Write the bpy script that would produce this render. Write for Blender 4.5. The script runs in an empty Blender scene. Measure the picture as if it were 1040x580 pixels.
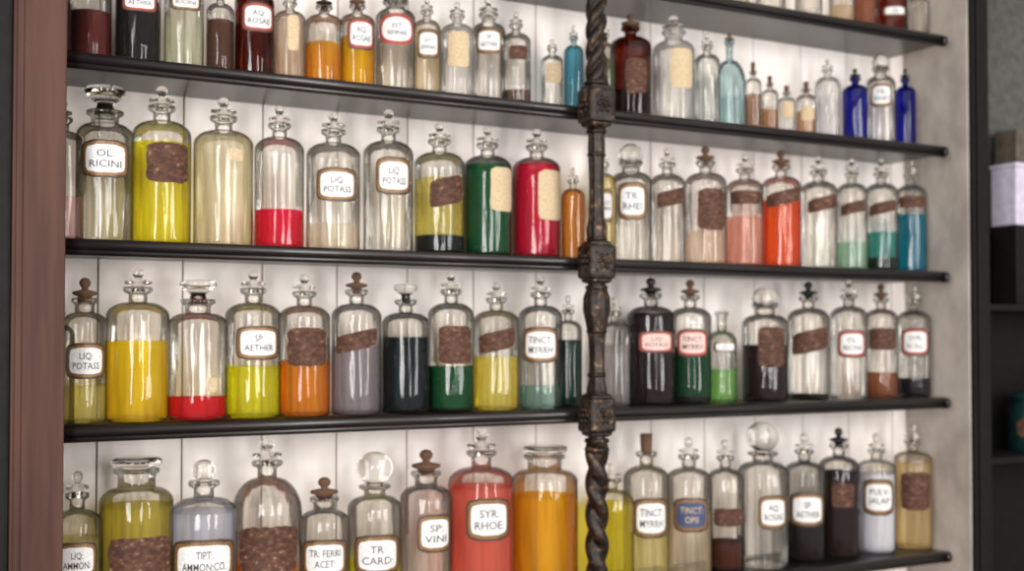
import bpy, math, random
from mathutils import Vector, Matrix
random.seed(7)
S=bpy.context.scene
COL=S.collection
# ---------------------------------------------------------------- calibration
F=1200.0; TH=math.atan(F/2230.0); D=1.988; HC=1.5
def place(u,yb):
    """column of the survey photo -> X on the plane y=yb, distance along lens axis"""
    d=D+yb
    X=d*math.tan(TH+math.atan((u-520)/F))
    return X, X*math.sin(TH)+d*math.cos(TH)
# ---------------------------------------------------------------- materials
def lin(c):
    return tuple(((x/255)/12.92 if x/255<=0.04045 else ((x/255+0.055)/1.055)**2.4) for x in c)+(1,)
def newmat(n):
    m=bpy.data.materials.new(n); m.use_nodes=True
    nt=m.node_tree; nt.nodes.clear()
    o=nt.nodes.new('ShaderNodeOutputMaterial')
    return m,nt,o
def N(nt,t,**k):
    n=nt.nodes.new(t)
    for a,b in k.items():
        if a in n.inputs: n.inputs[a].default_value=b
        else: setattr(n,a,b)
    return n
def noise_mat(name,c1,c2,scale=(8,8,8),rough=.6,metal=0,bump=.1,nscale=5,detail=4,c3=None,lo=.35,hi=.65,coat=0,spec=.5):
    m,nt,o=newmat(name)
    p=N(nt,'ShaderNodeBsdfPrincipled',Roughness=rough,Metallic=metal)
    p.inputs['Coat Weight'].default_value=coat; p.inputs['Specular IOR Level'].default_value=spec
    tc=N(nt,'ShaderNodeTexCoord'); mp=N(nt,'ShaderNodeMapping'); mp.inputs['Scale'].default_value=scale
    nz=N(nt,'ShaderNodeTexNoise',Scale=nscale,Detail=detail)
    r=N(nt,'ShaderNodeValToRGB'); r.color_ramp.elements[0].color=lin(c1); r.color_ramp.elements[1].color=lin(c2)
    r.color_ramp.elements[0].position=lo; r.color_ramp.elements[1].position=hi
    if c3:
        e=r.color_ramp.elements.new(min(.98,hi+.12)); e.color=lin(c3)
    b=N(nt,'ShaderNodeBump',Strength=bump,Distance=.01)
    L=nt.links.new
    L(tc.outputs['Object'],mp.inputs[0]); L(mp.outputs[0],nz.inputs['Vector']); L(nz.outputs[0],r.inputs[0])
    L(r.outputs[0],p.inputs['Base Color']); L(nz.outputs[0],b.inputs['Height']); L(b.outputs[0],p.inputs['Normal']); L(p.outputs[0],o.inputs[0])
    return m
M={}
M['plaster']=noise_mat('painted_boards',(236,226,220),(244,237,232),(6,6,1.2),.55,bump=.03)
M['plaster2']=noise_mat('aged_plaster',(156,148,141),(182,174,166),(3,3,2),.75,bump=.1,spec=.3)
M['dark']=noise_mat('dark_gap',(40,34,30),(60,52,46))
M['shelf']=noise_mat('ebonised_wood',(18,15,15),(34,29,28),(1,8,8),.34,bump=.05,coat=.1)
M['pil']=noise_mat('walnut',(60,36,29),(82,54,44),(12,12,.8),.6,bump=.05,nscale=3,spec=.25)
M['black']=noise_mat('black_paint_and_shade',(8,7,7),(15,14,13),rough=.65,spec=.25)
M['iron']=noise_mat('cast_iron_gilt',(18,14,12),(50,37,28),(9,9,9),.42,metal=.45,bump=.15,nscale=9,c3=(120,92,66),lo=.35,hi=.6)
M['floor']=noise_mat('floor_boards',(90,64,44),(128,94,66),(1,12,1),.5)
M['ceil']=noise_mat('ceiling_paint',(222,218,210),(232,228,222))
M['brown']=noise_mat('brown_label',(66,42,32),(94,64,50),(1,1,1.6),.65,nscale=90,detail=3,c3=(150,122,104),lo=.38,hi=.62,spec=.25,bump=.03)
M['tan']=noise_mat('tan_paper',(180,158,124),(204,184,152),nscale=40,rough=.8)
M['white']=noise_mat('label_paper',(208,209,210),(230,229,227),nscale=30,rough=.45,bump=0)
M['gold']=noise_mat('label_gold',(96,66,36),(150,114,68),nscale=60,rough=.4,metal=.2)
M['red']=noise_mat('label_red',(140,48,38),(166,70,56),nscale=60,rough=.5)
M['navy']=noise_mat('label_navy',(40,52,86),(66,80,116),nscale=60,rough=.5)
M['ink']=noise_mat('label_ink',(44,40,44),(62,58,62),nscale=30,rough=.6,bump=0)
M['edge']=noise_mat('label_edge',(46,30,24),(74,52,40),nscale=30,rough=.5,bump=0)
M['pink']=noise_mat('label_pink',(214,176,168),(228,200,192),nscale=40,rough=.6)
M['cork']=noise_mat('cork',(72,48,34),(112,82,60),nscale=90,rough=.8,bump=.3)
M['blackstop']=noise_mat('black_stopper',(16,14,14),(30,27,26),rough=.2)

def shell_glass(name,tint,edge,haze=.008,hz=(240,238,234),rough=.05,streak=.16):
    m,nt,o=newmat(name); L=nt.links.new
    lw=N(nt,'ShaderNodeLayerWeight',Blend=.5)
    r=N(nt,'ShaderNodeValToRGB'); r.color_ramp.elements[0].color=lin(tint); r.color_ramp.elements[1].color=lin(edge)
    r.color_ramp.elements[0].position=.48; r.color_ramp.elements[1].position=.96
    L(lw.outputs['Facing'],r.inputs[0])
    tc=N(nt,'ShaderNodeTexCoord')
    # streaky tint imitating the vertical banding of refracted light
    mp2=N(nt,'ShaderNodeMapping'); mp2.inputs['Scale'].default_value=(95,95,7)
    n2=N(nt,'ShaderNodeTexNoise',Scale=1.0,Detail=2.5); r2=N(nt,'ShaderNodeValToRGB')
    r2.color_ramp.elements[0].position=.36; r2.color_ramp.elements[1].position=.56
    k=1-streak; r2.color_ramp.elements[0].color=(k,k*.985,k*.96,1); r2.color_ramp.elements[1].color=(1,1,1,1)
    L(tc.outputs['Object'],mp2.inputs[0]); L(mp2.outputs[0],n2.inputs['Vector']); L(n2.outputs[0],r2.inputs[0])
    mu=N(nt,'ShaderNodeMixRGB',blend_type='MULTIPLY'); mu.inputs[0].default_value=1
    L(r.outputs[0],mu.inputs[1]); L(r2.outputs[0],mu.inputs[2])
    t=N(nt,'ShaderNodeBsdfTransparent'); L(mu.outputs[0],t.inputs[0])
    d=N(nt,'ShaderNodeBsdfDiffuse'); d.inputs[0].default_value=lin(hz)
    m1=N(nt,'ShaderNodeMixShader'); m1.inputs[0].default_value=haze
    L(t.outputs[0],m1.inputs[1]); L(d.outputs[0],m1.inputs[2])
    g=N(nt,'ShaderNodeBsdfGlossy',Roughness=rough)
    mp=N(nt,'ShaderNodeMapping'); mp.inputs['Scale'].default_value=(60,60,9)
    nz=N(nt,'ShaderNodeTexNoise',Scale=1.0,Detail=1.5); b=N(nt,'ShaderNodeBump',Strength=.5,Distance=.004)
    L(tc.outputs['Object'],mp.inputs[0]); L(mp.outputs[0],nz.inputs['Vector']); L(nz.outputs[0],b.inputs['Height'])
    L(b.outputs[0],g.inputs['Normal'])
    fr=N(nt,'ShaderNodeFresnel',IOR=1.48); L(b.outputs[0],fr.inputs['Normal'])
    ml=N(nt,'ShaderNodeMath',operation='MULTIPLY_ADD'); ml.inputs[1].default_value=.85; ml.inputs[2].default_value=.002
    L(fr.outputs[0],ml.inputs[0])
    m2=N(nt,'ShaderNodeMixShader'); L(ml.outputs[0],m2.inputs[0]); L(m1.outputs[0],m2.inputs[1]); L(g.outputs[0],m2.inputs[2])
    L(m2.outputs[0],o.inputs[0]); return m
M['clear']=shell_glass('clear_glass',(254,253,250),(74,72,68))
M['milky']=shell_glass('milky_glass',(248,246,244),(110,108,104),.14)
M['aqua']=shell_glass('aqua_glass',(222,238,240),(90,124,126),.04,(200,220,220))
M['amber']=shell_glass('amber_glass',(166,84,48),(50,20,12),.04,(110,44,24))
M['cobalt']=shell_glass('cobalt_glass',(50,54,196),(12,12,76),.18,(18,22,124))
m,nt,o=newmat('solid_glass'); g=N(nt,'ShaderNodeBsdfGlass',Roughness=.02,IOR=1.45); g.inputs[0].default_value=(.93,.92,.90,1)
nt.links.new(g.outputs[0],o.inputs[0]); M['solid']=m
LQ={}
def liquid(c,op):
    k=(c,op)
    if k in LQ: return LQ[k]
    m,nt,o=newmat('liquid_%d_%d_%d'%c); L=nt.links.new
    cc=lin(c)
    mx=max(cc[:3]); dark=mx<.2; g=1.0 if dark else min(1.35,.98/mx)
    cb=tuple(min(.98,x*g) for x in cc[:3])+(1,)
    sq=tuple(x**(.6 if dark else .28) for x in cb[:3])+(1,)
    cb=tuple(x**(1 if dark else .82) for x in cb[:3])+(1,)
    t=N(nt,'ShaderNodeBsdfTransparent'); t.inputs[0].default_value=sq
    d=N(nt,'ShaderNodeBsdfDiffuse'); d.inputs[0].default_value=cb
    tr=N(nt,'ShaderNodeBsdfTranslucent'); tr.inputs[0].default_value=cb
    a=N(nt,'ShaderNodeMixShader'); a.inputs[0].default_value=.4; L(d.outputs[0],a.inputs[1]); L(tr.outputs[0],a.inputs[2])
    b=N(nt,'ShaderNodeMixShader'); b.inputs[0].default_value=op*.5 if op<.8 else op; L(t.outputs[0],b.inputs[1]); L(a.outputs[0],b.inputs[2])
    L(b.outputs[0],o.inputs[0]); LQ[k]=m; return m
# ---------------------------------------------------------------- mesh helper
class MB:
    def __init__(s): s.v=[];s.f=[];s.m=[];s.sm=[];s.mats=[]
    def mi(s,m):
        if m not in s.mats: s.mats.append(m)
        return s.mats.index(m)
    def lathe(s,prof,m,seg=40,c=(0,0),capb=True,capt=True,rf=None,smooth=True):
        i0=len(s.v); k=s.mi(m)
        for j,(r,z) in enumerate(prof):
            for i in range(seg):
                a=2*math.pi*i/seg
                rr=r if rf is None else rf(r,z,a)
                s.v.append((c[0]+rr*math.cos(a),c[1]+rr*math.sin(a),z))
        for j in range(len(prof)-1):
            for i in range(seg):
                a=i0+j*seg+i; b=i0+j*seg+(i+1)%seg
                s.f.append((a,b,b+seg,a+seg)); s.m.append(k); s.sm.append(smooth)
        if capb: s.f.append(tuple(i0+i for i in range(seg-1,-1,-1))); s.m.append(k); s.sm.append(False)
        if capt:
            q=i0+(len(prof)-1)*seg; s.f.append(tuple(q+i for i in range(seg))); s.m.append(k); s.sm.append(False)
    def box(s,a,b,m):
        i=len(s.v); k=s.mi(m)
        x0,y0,z0=a; x1,y1,z1=b
        s.v+=[(x0,y0,z0),(x1,y0,z0),(x1,y1,z0),(x0,y1,z0),(x0,y0,z1),(x1,y0,z1),(x1,y1,z1),(x0,y1,z1)]
        for f in ((0,3,2,1),(4,5,6,7),(0,1,5,4),(1,2,6,5),(2,3,7,6),(3,0,4,7)):
            s.f.append(tuple(i+q for q in f)); s.m.append(k); s.sm.append(False)
    def extrude_x(s,prof,x0,x1,m,smooth=False):
        i=len(s.v); n=len(prof); k=s.mi(m)
        for x in (x0,x1):
            for (y,z) in prof: s.v.append((x,y,z))
        for j in range(n):
            a=i+j; b=i+(j+1)%n
            s.f.append((a,a+n,b+n,b)); s.m.append(k); s.sm.append(smooth)
        s.f.append(tuple(i+j for j in range(n))); s.m.append(k); s.sm.append(False)
        s.f.append(tuple(i+n+j for j in range(n-1,-1,-1))); s.m.append(k); s.sm.append(False)
    def sector(s,R,az,hw,zc,hh,m,p=6,slant=0,jit=0):
        i0=len(s.v); k=s.mi(m); nx,nz=12,12
        for j in range(nz+1):
            t=-1+2*j/nz; t=math.copysign(abs(t)**.7,t) if t else 0
            f=max(0.02,(1-min(1,abs(t))**p))**(1/p)
            jr=1+random.uniform(-jit,jit)
            for i in range(nx+1):
                q=(-1+2*i/nx)*f*jr
                a=az+q*hw/R
                z=zc+t*hh+slant*q*hw+(random.uniform(-jit,jit)*hh*.5)
                s.v.append((R*math.sin(a),-R*math.cos(a),z))
        for j in range(nz):
            for i in range(nx):
                a=i0+j*(nx+1)+i
                s.f.append((a,a+1,a+nx+2,a+nx+1)); s.m.append(k); s.sm.append(True)
    def text(s,txt,R,az,hw,zc,hh,m):
        vs,fs=textmesh(txt); k=s.mi(m); i0=len(s.v)
        x0=min(v[0] for v in vs);x1=max(v[0] for v in vs);y0=min(v[1] for v in vs);y1=max(v[1] for v in vs)
        sx=2*hw/(x1-x0); sy=2*hh/(y1-y0); sy=min(sy,sx*1.5); sx=min(sx,sy*1.3)
        for v in vs:
            a=az+(v[0]-(x0+x1)/2)*sx/R
            s.v.append((R*math.sin(a),-R*math.cos(a),zc+(v[1]-(y0+y1)/2)*sy))
        for f in fs: s.f.append(tuple(i0+q for q in f)); s.m.append(k); s.sm.append(False)
    def build(s,name,loc=(0,0,0),bev=0):
        me=bpy.data.meshes.new(name); me.from_pydata(s.v,[],s.f)
        for m in s.mats: me.materials.append(m)
        me.polygons.foreach_set('material_index',s.m); me.polygons.foreach_set('use_smooth',s.sm); me.update()
        ob=bpy.data.objects.new(name,me); ob.location=loc; COL.objects.link(ob)
        if bev:
            b=ob.modifiers.new('bevel','BEVEL'); b.width=bev; b.segments=2; b.limit_method='ANGLE'
        return ob
TX={}
def textmesh(t):
    if t in TX: return TX[t]
    c=bpy.data.curves.new('t','FONT'); c.body=t; c.align_x='CENTER'; c.resolution_u=2; c.space_line=1.05
    c.offset=.004
    ob=bpy.data.objects.new('t',c); COL.objects.link(ob); bpy.context.view_layer.update()
    me=ob.to_mesh(); vs=[tuple(v.co) for v in me.vertices]; fs=[tuple(p.vertices) for p in me.polygons]
    ob.to_mesh_clear(); bpy.data.objects.remove(ob); bpy.data.curves.remove(c)
    TX[t]=(vs,fs); return TX[t]
# ---------------------------------------------------------------- room shell
XL,XR=.262,2.30
YB=.18
mb=MB(); mb.box((-2.5,YB+.012,0),(4.2,YB+.12,3.0),M['plaster2']); mb.build('wall_back')
mb=MB()
mb.box((XL-.08,YB+.008,.0),(XR,YB+.012,2.9),M['dark'])
x=.489-.147*2
while x<XR-.01:
    a=max(x+.0014,XL-.08); b=min(x+.147-.0014,XR)
    mb.box((a,YB,.0),(b,YB+.0085,2.9),M['plaster']); x+=.147
mb.build('wall_boarding',bev=.001)
mb=MB(); mb.box((XR,-.018,0),(XR+.006,YB+.012,2.9),M['plaster2']); mb.build('wall_right')
mb=MB(); mb.box((-2.5,-4,-.05),(4.2,YB+.12,0),M['floor']); mb.build('floor')
mb=MB(); mb.box((-2.5,-4,3.0),(4.2,YB+.12,3.05),M['ceil']); mb.build('ceiling')
# left pilaster
mb=MB()
mb.box((.181,-.04,0),(.2585,YB,2.9),M['pil'])
mb.box((.186,-.044,.2),(.196,-.04,2.8),M['pil'])
mb.box((.06,-.03,0),(.181,YB,2.9),M['black'])
mb.build('trim_left_pilaster',bev=.002)
mb=MB()
mb.box((XR+.006,-.03,0),(XR+.062,YB+.012,2.9),M['black'])
mb.box((XR+.016,-.036,0),(XR+.03,-.03,2.9),M['black'])
mb.build('trim_right_post',bev=.002)
# ---------------------------------------------------------------- shelves
SH=[2.217,1.95,1.65,1.35,.985]
TOPS=[z+.0112 for z in SH]
for z in SH:
    mb=MB()
    prof=[(YB,z+.011),(.004,z+.011)]
    for i in range(9):
        a=math.pi/2+math.pi*i/8
        prof.append((.004+.009*math.cos(a),z+.002+.009*math.sin(a)))
    for i in range(7):
        a=math.pi*.75+math.pi*.75*i/6
        prof.append((.008+.007*math.cos(a),z-.010+.006*math.sin(a)))
    prof+= [(.016,z-.010),(YB,z-.010)]
    mb.extrude_x(prof,.2585,2.243,M['shelf'],True)
    mb.extrude_x([(.004+.0125*math.cos(a*math.pi/6),z-.003+.0135*math.sin(a*math.pi/6)) for a in range(12)],2.236,2.249,M['shelf'],True)
    mb.build('bottle_shelf')
# ---------------------------------------------------------------- iron column
PX=1.238; PY=-.036
mb=MB(); I=M['iron']
def rope(z0,z1,r,k,lobes=2,n=None,amp=.42):
    n=n or int((z1-z0)/.003)
    def rf(rr,z,a): return rr*(1-amp+amp*abs(math.cos(lobes*(a-k*z)/1.0/2*1.0)))
    mb.lathe([(r,z0+(z1-z0)*i/n) for i in range(n+1)],I,48,(0,0),rf=rf)
def ring(z,r,h):
    mb.lathe([(r*.6,z-h),(r*.9,z-h*.7),(r,z),(r*.9,z+h*.7),(r*.6,z+h)],I,28)
rope(1.985,2.9,.0215,52,3)
rope(.0,1.315,.0235,-52,2)
fl=lambda rr,z,a: rr*(1+.10*math.cos(8*a))
mb.lathe([(.014,1.68),(.018,1.70),(.019,1.715),(.0145,1.735),(.0135,1.79),(.0145,1.84),(.016,1.875),(.015,1.90),(.019,1.92)],I,48,rf=fl)
for z,r in ((1.695,.021),(1.725,.018),(1.86,.019),(1.905,.021)): ring(z,r,.005)
lf=lambda rr,z,a: rr*(1+.13*abs(math.cos(3*a+9*z)))
mb.lathe([(.014,1.38),(.019,1.40),(.015,1.42),(.0135,1.46),(.015,1.50),(.019,1.53),(.024,1.555),(.0235,1.58),(.017,1.60),(.014,1.61),(.020,1.62)],I,48,rf=lf)
for z,r in ((1.393,.022),(1.43,.019),(1.515,.021),(1.60,.023),(1.613,.020)): ring(z,r,.006)
for z in (2.0,1.302,1.285): ring(z,.025,.006)
for zc in (1.955,1.65,1.352,2.217):
    def sq(rr,z,a):
        q=(a+math.pi/4)%(math.pi/2)-math.pi/4
        return min(rr/math.cos(q),rr*1.24)
    mb.lathe([(.018,zc-.042),(.024,zc-.038),(.024,zc-.034),(.029,zc-.031),(.030,zc-.026),(.030,zc+.026),(.029,zc+.031),(.024,zc+.034),(.024,zc+.038),(.018,zc+.042)],I,64,rf=sq,smooth=False)
    for az in (0,-math.pi/2,math.pi/2):
        ax=Vector((math.sin(az),-math.cos(az),0)); sx=Vector((math.cos(az),math.sin(az),0))
        def blob(cu,cv,r,h,out):
            i0=len(mb.v); k=mb.mi(I); R8,R4=8,4
            for j in range(R4+1):
                e=math.pi/2*j/R4
                for i in range(R8):
                    a=2*math.pi*i/R8
                    p=sx*(cu+r*math.cos(e)*math.cos(a))+Vector((0,0,zc+cv+r*math.cos(e)*math.sin(a)))+ax*(out+h*math.sin(e))
                    mb.v.append(tuple(p))
            for j in range(R4):
                for i in range(R8):
                    a=i0+j*R8+i;b=i0+j*R8+(i+1)%R8
                    mb.f.append((a,b,b+R8,a+R8)); mb.m.append(k); mb.sm.append(True)
        blob(0,0,.006,.007,.0295)
        for q in range(6):
            blob(.012*math.cos(q*math.pi/3),.012*math.sin(q*math.pi/3),.0056,.005,.0295)
        for q in range(4):
            blob(.022*math.cos(q*math.pi/2+math.pi/4)*1.1,.022*math.sin(q*math.pi/2+math.pi/4)*1.1,.003,.003,.0295)
mb.build('twisted_iron_column',(PX,PY,0))
# ---------------------------------------------------------------- bottles
STY={ # body end, neck start, lip top (fractions of total), neck r, lip r
 'std':(.69,.775,.875,.30,.46),'slope':(.60,.78,.875,.28,.44),'sq':(.72,.775,.87,.30,.45),
 'jar':(.68,.755,.84,.50,.66),'wide':(.68,.76,.86,.44,.58),'vial':(.66,.78,1.0,.34,.46),'cone':(.50,.72,.93,.22,.32),
 'ball':(.64,.72,.79,.40,.58),'lid':(.76,.83,.94,.52,.62)}
def bottle(row,u,w,top,fill=None,liq=None,op=.5,glass='clear',sty='std',stop='fin',lab=(),name='apothecary_bottle',yb=.085,sed=None):
    yb+=random.uniform(-.006,.006)
    X,zd=place(u,yb); al=math.atan((u-520)/F)
    R=w/2*zd/F*math.cos(al)*1.02
    base=TOPS[row]; hz=lambda v: HC+(344-v)*zd/F-base
    T=hz(top); fb,fn,fl_,rn,rl=STY[sty]; rn*=R; rl*=R
    if stop is None: fl_=1.0
    zb,zn,zl=T*fb,T*fn,T*fl_
    lip=min(.008,(zl-zn)*.3)
    prof=[(R*.5,.005),(R*.8,.001),(R*.93,0),(R*.985,.003),(R,.008)]
    prof+=[(R,.008+(zb-.008)*i/4) for i in range(1,5)]
    for i in range(1,9):
        t=i/8*math.pi/2
        prof.append((rn+(R-rn)*math.cos(t)*(1 if i<8 else 0), zb+(zn-zb)*math.sin(t)**1.15))
    prof+=[(rn*.97,zn+(zl-zn)*.35),(rn,zl-lip*1.6),(rl*.85,zl-lip*1.3),(rl,zl-lip*.9),(rl,zl-lip*.2),(rl*.9,zl),(rn*.8,zl),(rn*.75,zl-lip)]
    mb=MB(); G=M[glass]
    mb.lathe(prof,G,40,capb=True,capt=False)
    def rad(z):
        p=[q for q in prof[:17]]
        for a,b in zip(p,p[1:]):
            if a[1]<=z<=b[1] and b[1]>a[1]: return a[0]+(b[0]-a[0])*(z-a[1])/(b[1]-a[1])
        return rn
    def liquidbody(z0,z1,mat):
        zs=[z0+(z1-z0)*i/10 for i in range(11)]
        mb.lathe([(max(.002,rad(z)-.0022),z) for z in zs],mat,36)
    z0=.006
    if sed:
        sv,sc=sed; zs=max(z0+.004,hz(sv)); liquidbody(z0,zs,liquid(sc,.93)); z0=zs+.0005
    if liq:
        z1=max(z0+.005,min(hz(fill),zn*.97)); liquidbody(z0,z1,liquid(liq,op))
    h=T-zl
    if stop:
        sm=M['solid']; r0=rn*.72
        if stop=='cork': pr=[(r0,zl-.008),(r0*1.1,zl),(r0*1.25,T)]; sm=M['cork']
        elif stop=='ball':
            pr=[(r0,zl-.008),(r0,zl+.002)]
            rb=min(h*.5,R*.75); zc=T-rb
            pr+=[(max(.0005,rb*1.1*math.cos(t)),zc+rb*math.sin(t)) for t in [(-1.1+i*(1.1+1.55)/10) for i in range(11)]]
        elif stop=='mush':
            pr=[(r0,zl-.008),(r0*.8,zl+h*.25),(rl*.95,zl+h*.55),(rl*1.1,zl+h*.75),(rl*1.0,zl+h*.92),(rl*.5,T)]
        elif stop=='dome':
            pr=[(r0,zl-.008),(rl*.9,zl+.001),(rl*1.02,zl+h*.15),(rl*1.0,zl+h*.45),(rl*.8,zl+h*.75),(rl*.4,T)]
        elif stop=='lid':
            pr=[(r0,zl-.008),(r0,zl+.002),(rl*1.05,zl+h*.25),(rl*1.12,zl+h*.5),(rl*1.1,zl+h*.85),(rl*.95,T),(rl*.3,T)]
        else:
            kn=max(rl*.42,.004)
            pr=[(r0,zl-.008),(r0,zl+h*.08),(rl*.95,zl+h*.18),(rl*.95,zl+h*.30),(kn*.6,zl+h*.42),(kn*.6,zl+h*.5),(kn,zl+h*.65),(kn*1.05,zl+h*.8),(kn*.7,zl+h*.95),(kn*.2,T)]
            if stop=='bfin': sm=M['blackstop']
            if stop=='brfin': sm=M['cork']
        mb.lathe(pr,sm,24)
    acam=-math.atan(X/(D+yb))
    for lb in lab:
        kind,lu,lv,lw,lh=lb[:5]; txt=lb[5] if len(lb)>5 else None
        o=max(-.8,min(.8,(lu-u)/(w/2)*.9)); az=acam+math.asin(o)
        hw=min(lw/2*zd/F*1.12/max(.6,math.cos(math.asin(o))),R*1.25); hh=lh/2*zd/F; zc=hz(lv)
        zc=min(zc,zb-hh*.95); zc=max(zc,hh+.004)
        if kind in 'WRNP':
            fr={'W':M['gold'],'R':M['red'],'N':M['gold'],'P':M['red']}[kind]
            inn={'W':M['white'],'R':M['white'],'N':M['navy'],'P':M['pink']}[kind]
            mb.sector(R+.0007,az,hw*1.0,zc,hh*1.0,M['edge'],5)
            mb.sector(R+.0011,az,hw*.92,zc,hh*.90,fr,5)
            mb.sector(R+.0016,az,hw*.79,zc,hh*.73,inn,5)
            mb.text(txt or random.choice(TXT),R+.0021,az,hw*.62,zc,hh*.46,M['ink'] if kind!='N' else M['tan'])
        elif kind=='O':
            mb.sector(R+.0007,az,hw,zc,hh,M['red'],2.6); mb.sector(R+.0012,az,hw*.82,zc,hh*.76,M['white'],2.6)
            mb.text(random.choice(TXT),R+.0018,az,hw*.5,zc,hh*.36,M['ink'])
        elif kind=='B': mb.sector(R+.0008,az,hw,zc,hh,M['brown'],7,jit=.05)
        elif kind=='S': mb.sector(R+.0008,az,hw,zc,hh,M['brown'],7,slant=.22,jit=.03)
        elif kind=='T': mb.sector(R+.0008,az,hw,zc,hh,M['tan'],9,jit=.01)
    return mb.build(name,(X,yb,base))
TXT=['TINCT:\nOPII','SYR:\nSCILL:','TR:\nRHEI','AQ:\nROSAE','OL:\nRICINI','SP:\nAETHER','LIQ:\nPOTASS','PULV:\nJALAP','EXT:\nSENNAE','TINCT:\nMYRRH']
b=bottle
# top shelf, right
b(0,745,34,-70,-30,(220,215,205)); b(0,784,30,-60,None,None,lab=[('T',786,-20,18,20)])
b(0,823,28,-45,10,(236,234,230),.6); b(0,857,26,-40,5,(206,184,150),.5); b(0,881,24,-34,-5,(150,80,44),.6)
b(0,907,34,-50,None,None,glass='amber',lab=[('W',912,13,22,10)]); b(0,935,22,-20,None,None)
# shelf 1 left
b(1,46,50,-55,0,(110,50,40),.7)
b(1,89,44,-52,12,(104,26,18),.9)
b(1,138,46,-50,0,(12,8,8),.97,lab=[('R',140,3,34,24)])
b(1,185,40,-45,12,(216,218,196),.4,lab=[('W',187,0,30,22)])
b(1,222,28,-20,20,(104,66,50),.8,stop='brfin')
b(1,257,40,-35,None,None,glass='amber',lab=[('R',262,20,32,30)])
b(1,293,32,-12,20,(206,188,172),.4,lab=[('T',297,35,10,36)])
b(1,328,38,-8,44,(220,146,14),.6,stop='bfin')
b(1,362,36,-10,38,(242,180,0),.6,lab=[('R',367,34,26,32)],stop='brfin')
b(1,401,40,-20,None,None,lab=[('O',403,30,36,32)],sty='jar',stop='dome')
b(1,433,28,-5,30,(232,214,180),.3,lab=[('W',435,46,22,30)])
b(1,464,34,0,None,None,glass='milky',lab=[('T',466,52,20,36)])
b(1,496,34,-4,None,None,lab=[('W',497,36,26,26)],sty='wide')
b(1,524,30,10,None,None,lab=[('B',527,55,18,14)],sed=(92,(120,90,70)))
b(1,561,22,38,None,None,lab=[('T',563,75,14,20)])
b(1,583,20,24,40,(30,130,160),.5,glass='aqua')
# shelf 1 right
b(1,614,24,20,60,(120,130,90),.4)
b(1,641,42,12,None,None,glass='amber',lab=[('B',648,80,20,36)],stop='brfin',sed=(92,(60,20,14)))
b(1,685,42,14,None,None,glass='milky',lab=[('T',695,72,20,40)],sty='wide')
b(1,719,26,32,None,None)
b(1,742,32,32,100,(196,210,210),.3,glass='aqua',sty='cone',stop='brfin')
b(1,766,17,62,95,(150,110,84),.5,stop='cork',name='medicine_vial')
b(1,783,17,76,110,(170,120,80),.4,stop='cork',name='medicine_vial')
b(1,800,19,86,None,None,glass='milky',lab=[('T',801,112,12,16)],stop='cork',name='medicine_vial')
b(1,820,20,82,112,(196,150,110),.5,lab=[('T',822,116,12,14)],stop='cork',name='medicine_vial')
b(1,842,25,58,None,None,glass='milky')
b(1,870,26,68,None,None,glass='cobalt',stop='bfin',name='cobalt_glass_bottle')
b(1,896,30,54,None,None,lab=[('W',897,98,20,24)],sty='wide',stop='dome')
b(1,921,22,68,None,None,glass='cobalt',stop='bfin',name='cobalt_glass_bottle')
# shelf 2 left
b(2,62,44,100,200,(206,156,156),.4)
b(2,105,58,86,None,None,lab=[('W',106,164,46,38)],sty='jar',stop='mush')
b(2,163,60,86,146,(246,232,6),.5,lab=[('B',172,168,40,40)])
b(2,226,60,98,142,(246,238,206),.35,lab=[('T',240,160,12,12)])
b(2,283,50,106,214,(216,0,36),.75)
b(2,338,54,113,228,(226,216,196),.4,lab=[('W',343,190,40,34)])
b(2,394,50,110,None,None,lab=[('W',401,181,34,38)])
b(2,446,50,124,182,(218,204,100),.4,lab=[('S',456,196,32,28)],sed=(240,(14,24,18)))
b(2,495,48,128,168,(0,96,50),.88,lab=[('T',513,194,20,44)])
b(2,545,48,130,168,(186,0,36),.85,lab=[('T',563,200,22,50)])
b(2,582,24,170,190,(196,120,30),.6)
b(2,613,26,150,180,(226,206,120),.4,lab=[('W',615,210,16,34)])
b(2,641,42,146,None,None,lab=[('W',643,206,28,38)],sty='wide',stop='dome')
b(2,678,36,150,None,None,lab=[('S',684,202,28,16)])
b(2,717,42,148,235,(220,200,184),.4,lab=[('B',725,214,26,42)],stop='brfin')
b(2,757,38,156,220,(222,166,148),.4,lab=[('B',759,202,32,14)])
b(2,794,40,152,204,(232,72,6),.75,lab=[('S',797,202,34,14)],stop='brfin')
b(2,832,38,158,None,None,lab=[('S',838,208,28,14)])
b(2,866,32,160,246,(160,196,172),.4,lab=[('S',868,212,24,12)])
b(2,896,34,160,236,(40,140,128),.5,lab=[('S',898,212,26,12)],sed=(262,(20,50,34)))
b(2,926,32,162,218,(0,116,146),.78,lab=[('B',928,206,26,12)])
# shelf 3 left
b(3,58,36,300,None,None)
b(3,86,46,282,392,(218,208,124),.5,lab=[('W',88,366,38,36)],sty='wide',stop='brfin')
b(3,140,64,272,346,(250,216,0),.55)
b(3,201,60,284,403,(212,2,10),.78,sty='wide',stop='mush',lab=[('T',218,390,8,14)])
b(3,257,56,274,372,(214,214,0),.5,lab=[('W',264,348,42,34)])
b(3,309,52,278,366,(250,150,0),.55,lab=[('B',313,352,38,38)])
b(3,362,50,276,352,(156,148,158),.6,lab=[('S',362,346,42,18)],stop='brfin')
b(3,412,48,288,342,(2,24,28),.97,stop='mush')
b(3,458,46,276,372,(0,90,44),.85,lab=[('B',464,350,32,38)])
b(3,504,46,286,362,(234,216,90),.5,lab=[('S',505,346,36,20)])
b(3,549,44,280,392,(130,170,160),.4,lab=[('W',549,350,36,36)])
b(3,577,28,300,345,(6,56,34),.92)
b(3,624,32,302,350,(188,182,184),.4)
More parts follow.
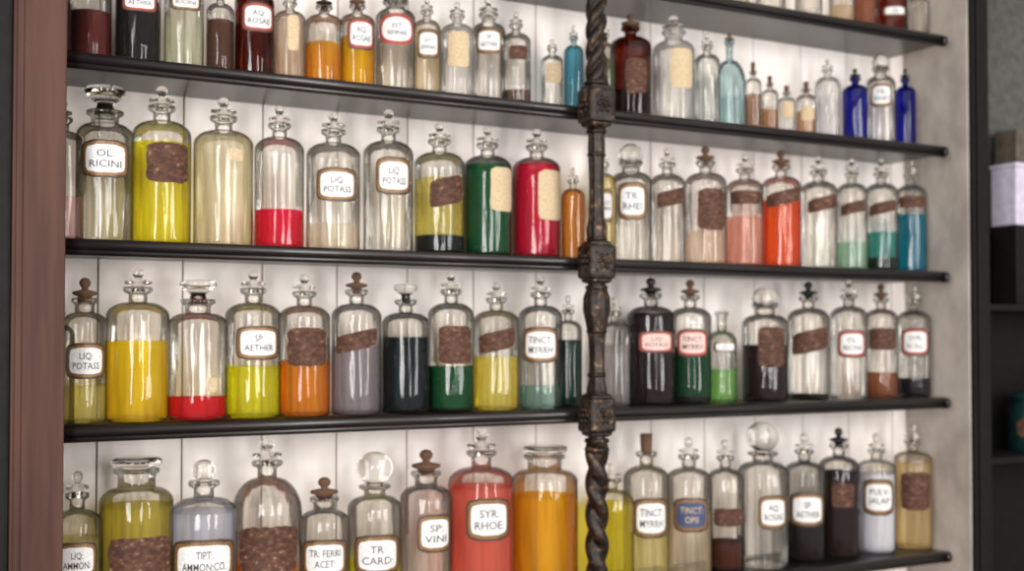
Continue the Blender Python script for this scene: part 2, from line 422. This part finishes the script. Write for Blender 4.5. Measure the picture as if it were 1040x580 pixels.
b(3,661,48,282,318,(32,4,6),.97,stop='bfin',lab=[('P',668,347,34,22)])
b(3,701,42,284,352,(8,74,38),.9,stop='brfin',lab=[('P',704,348,30,28)],sed=(402,(26,12,16)))
b(3,733,30,316,375,(130,190,100),.6,sty='vial',stop=None,lab=[('W',737,346,22,10)])
b(3,777,46,292,350,(40,12,18),.97,sty='wide',stop='dome',lab=[('B',785,352,24,40)])
b(3,821,42,286,None,None,stop='bfin',lab=[('S',824,346,36,22)],sed=(400,(40,26,22)))
b(3,862,38,284,None,None,lab=[('R',866,349,26,28)])
b(3,895,34,288,378,(140,76,40),.7,lab=[('B',897,344,26,22)],stop='brfin')
b(3,928,34,290,384,(38,24,34),.9,lab=[('R',930,347,26,28)])
# shelf 4
b(4,80,52,478,545,(208,202,140),.45,lab=[('W',80,564,38,36,'LIQ:\nAMMON:')])
b(4,140,74,464,512,(186,170,50),.55,sty='lid',stop='lid',lab=[('B',146,562,60,44)])
b(4,208,68,466,518,(214,218,236),.6,stop='ball',lab=[('W',209,563,64,42,'TIPT:\nAMMON:CO.')])
b(4,272,70,444,574,(240,150,10),.6,sty='slope',lab=[('B',275,552,58,46)])
b(4,330,50,484,None,None,sty='wide',stop='brfin',lab=[('W',331,562,46,38,'TR: FERRI\nACET:')])
b(4,381,54,458,570,(232,230,30),.5,sty='ball',stop='ball',lab=[('W',385,558,46,40,'TR:\nCARD:')])
b(4,433,52,456,None,None,sty='wide',stop='brfin',lab=[('W',444,537,32,38,'SP:\nVINI')])
b(4,489,66,436,493,(242,112,92),.75,lab=[('W',498,522,42,42,'SYR:\nRHOE:')])
b(4,553,66,452,502,(248,178,0),.6,sty='lid',stop='lid')
b(4,620,46,470,510,(246,230,10),.5)
b(4,656,46,440,518,(230,218,146),.4,stop='cork',lab=[('W',662,522,34,40)])
b(4,699,46,444,520,(226,212,190),.3,lab=[('N',702,519,34,34)])
b(4,736,38,446,548,(90,42,20),.9,lab=[('B',740,522,28,18)])
b(4,774,52,428,None,None,sty='ball',stop='ball',lab=[('W',786,516,26,34)])
b(4,816,42,440,524,(28,16,16),.96,lab=[('W',820,514,34,34)])
b(4,851,42,434,478,(42,18,14),.96,stop='bfin',lab=[('B',856,500,20,24)])
b(4,889,38,440,480,(230,230,240),.95,sty='sq',lab=[('W',892,502,30,36)])
b(4,926,38,430,470,(224,200,146),.5,sty='sq',lab=[('B',930,496,28,38)])
# ---------------------------------------------------------------- neighbouring cabinet
K=M['black']
CX0,CX1=XR+.062,3.3
gm=noise_mat('cabinet_back_paint',(72,73,70),(92,93,88),rough=.7)
mb=MB(); mb.box((CX0,YB-.002,1.78),(CX1,YB+.012,2.9),gm); mb.box((CX0,YB-.002,0),(CX1,YB+.012,1.78),K); mb.build('wall_cabinet_back')  # lower back panel coloured black to stand for the dim interior
mb=MB(); mb.box((CX1,-.03,0),(CX1+.04,YB+.012,2.9),K); mb.build('trim_cabinet_side')
for z in (.62,1.19,1.57,2.5):
    mb=MB(); mb.box((CX0,.02,z),(CX1,YB-.002,z+.016),K); mb.build('cabinet_shelf',bev=.002)
lav=noise_mat('lavender_card',(196,188,210),(218,211,228),nscale=6)
dull=noise_mat('dull_card',(74,66,56),(98,88,74),nscale=6)
mb=MB(); mb.box((-.07,-.04,0),(.07,.04,.21),K); mb.box((-.07,-.04,.21),(.07,.04,.36),lav); mb.box((-.073,-.043,.36),(.073,.043,.372),lav); mb.box((-.06,-.035,.372),(.06,.035,.46),dull)
mb.build('stacked_boxes',(2.665,.12,1.5862),bev=.003)
def jar(x,z,h,r,mt,nm='storage_jar'):
    mb=MB(); mb.lathe([(r*.9,0),(r,.006),(r,h*.7),(r*.8,h*.8),(r*.8,h*.84),(r*.9,h*.85),(r*.9,h*.93),(r*.3,h*.97),(r*.3,h)],mt,32)
    mb.sector(r+.001,-.9,r*.6,h*.4,h*.14,M['brown'],5); mb.build(nm,(x,.1,z))
jar(2.66,1.2062,.16,.05,noise_mat('teal_glaze',(10,34,32),(14,48,44),rough=.3)); jar(2.79,1.2062,.2,.05,M['blackstop'])
# ---------------------------------------------------------------- camera & light
cd=bpy.data.cameras.new('camera'); cam=bpy.data.objects.new('camera',cd); COL.objects.link(cam)
P=math.radians(1.3)
cam.location=(0,-D,HC); cam.rotation_euler=(math.pi/2+P,0,-TH)
cd.sensor_width=36; cd.lens=36*F/1040; cd.shift_y=27/1040; cd.clip_start=.05
cd.dof.use_dof=True; cd.dof.focus_distance=1.68; cd.dof.aperture_fstop=3.2
S.camera=cam
def area(n,loc,tgt,sx,sy,e,c):
    l=bpy.data.lights.new(n,'AREA'); l.shape='RECTANGLE'; l.size=sx; l.size_y=sy; l.energy=e; l.color=c
    o=bpy.data.objects.new(n,l); o.location=loc; COL.objects.link(o)
    o.rotation_euler=(Vector(tgt)-Vector(loc)).to_track_quat('-Z','Y').to_euler()
area('window_daylight_left',(-1.3,-2.6,1.9),(1.1,0,1.6),.7,1.8,78,(1,.98,.955))
area('streak_light_centre',(.6,-3.6,1.9),(1.1,0,1.6),.5,1.8,46,(1,.985,.965))  # unseen area light added for another highlight streak on the bottles
area('window_daylight_right',(2.4,-3.2,1.9),(1.3,0,1.6),.8,1.8,60,(1,.985,.965))
w=bpy.data.worlds.new('world'); S.world=w; w.use_nodes=True
w.node_tree.nodes['Background'].inputs[0].default_value=(1,.985,.97,1); w.node_tree.nodes['Background'].inputs[1].default_value=.52
S.view_settings.view_transform='Standard'
try: S.cycles.transparent_max_bounces=20
except: pass
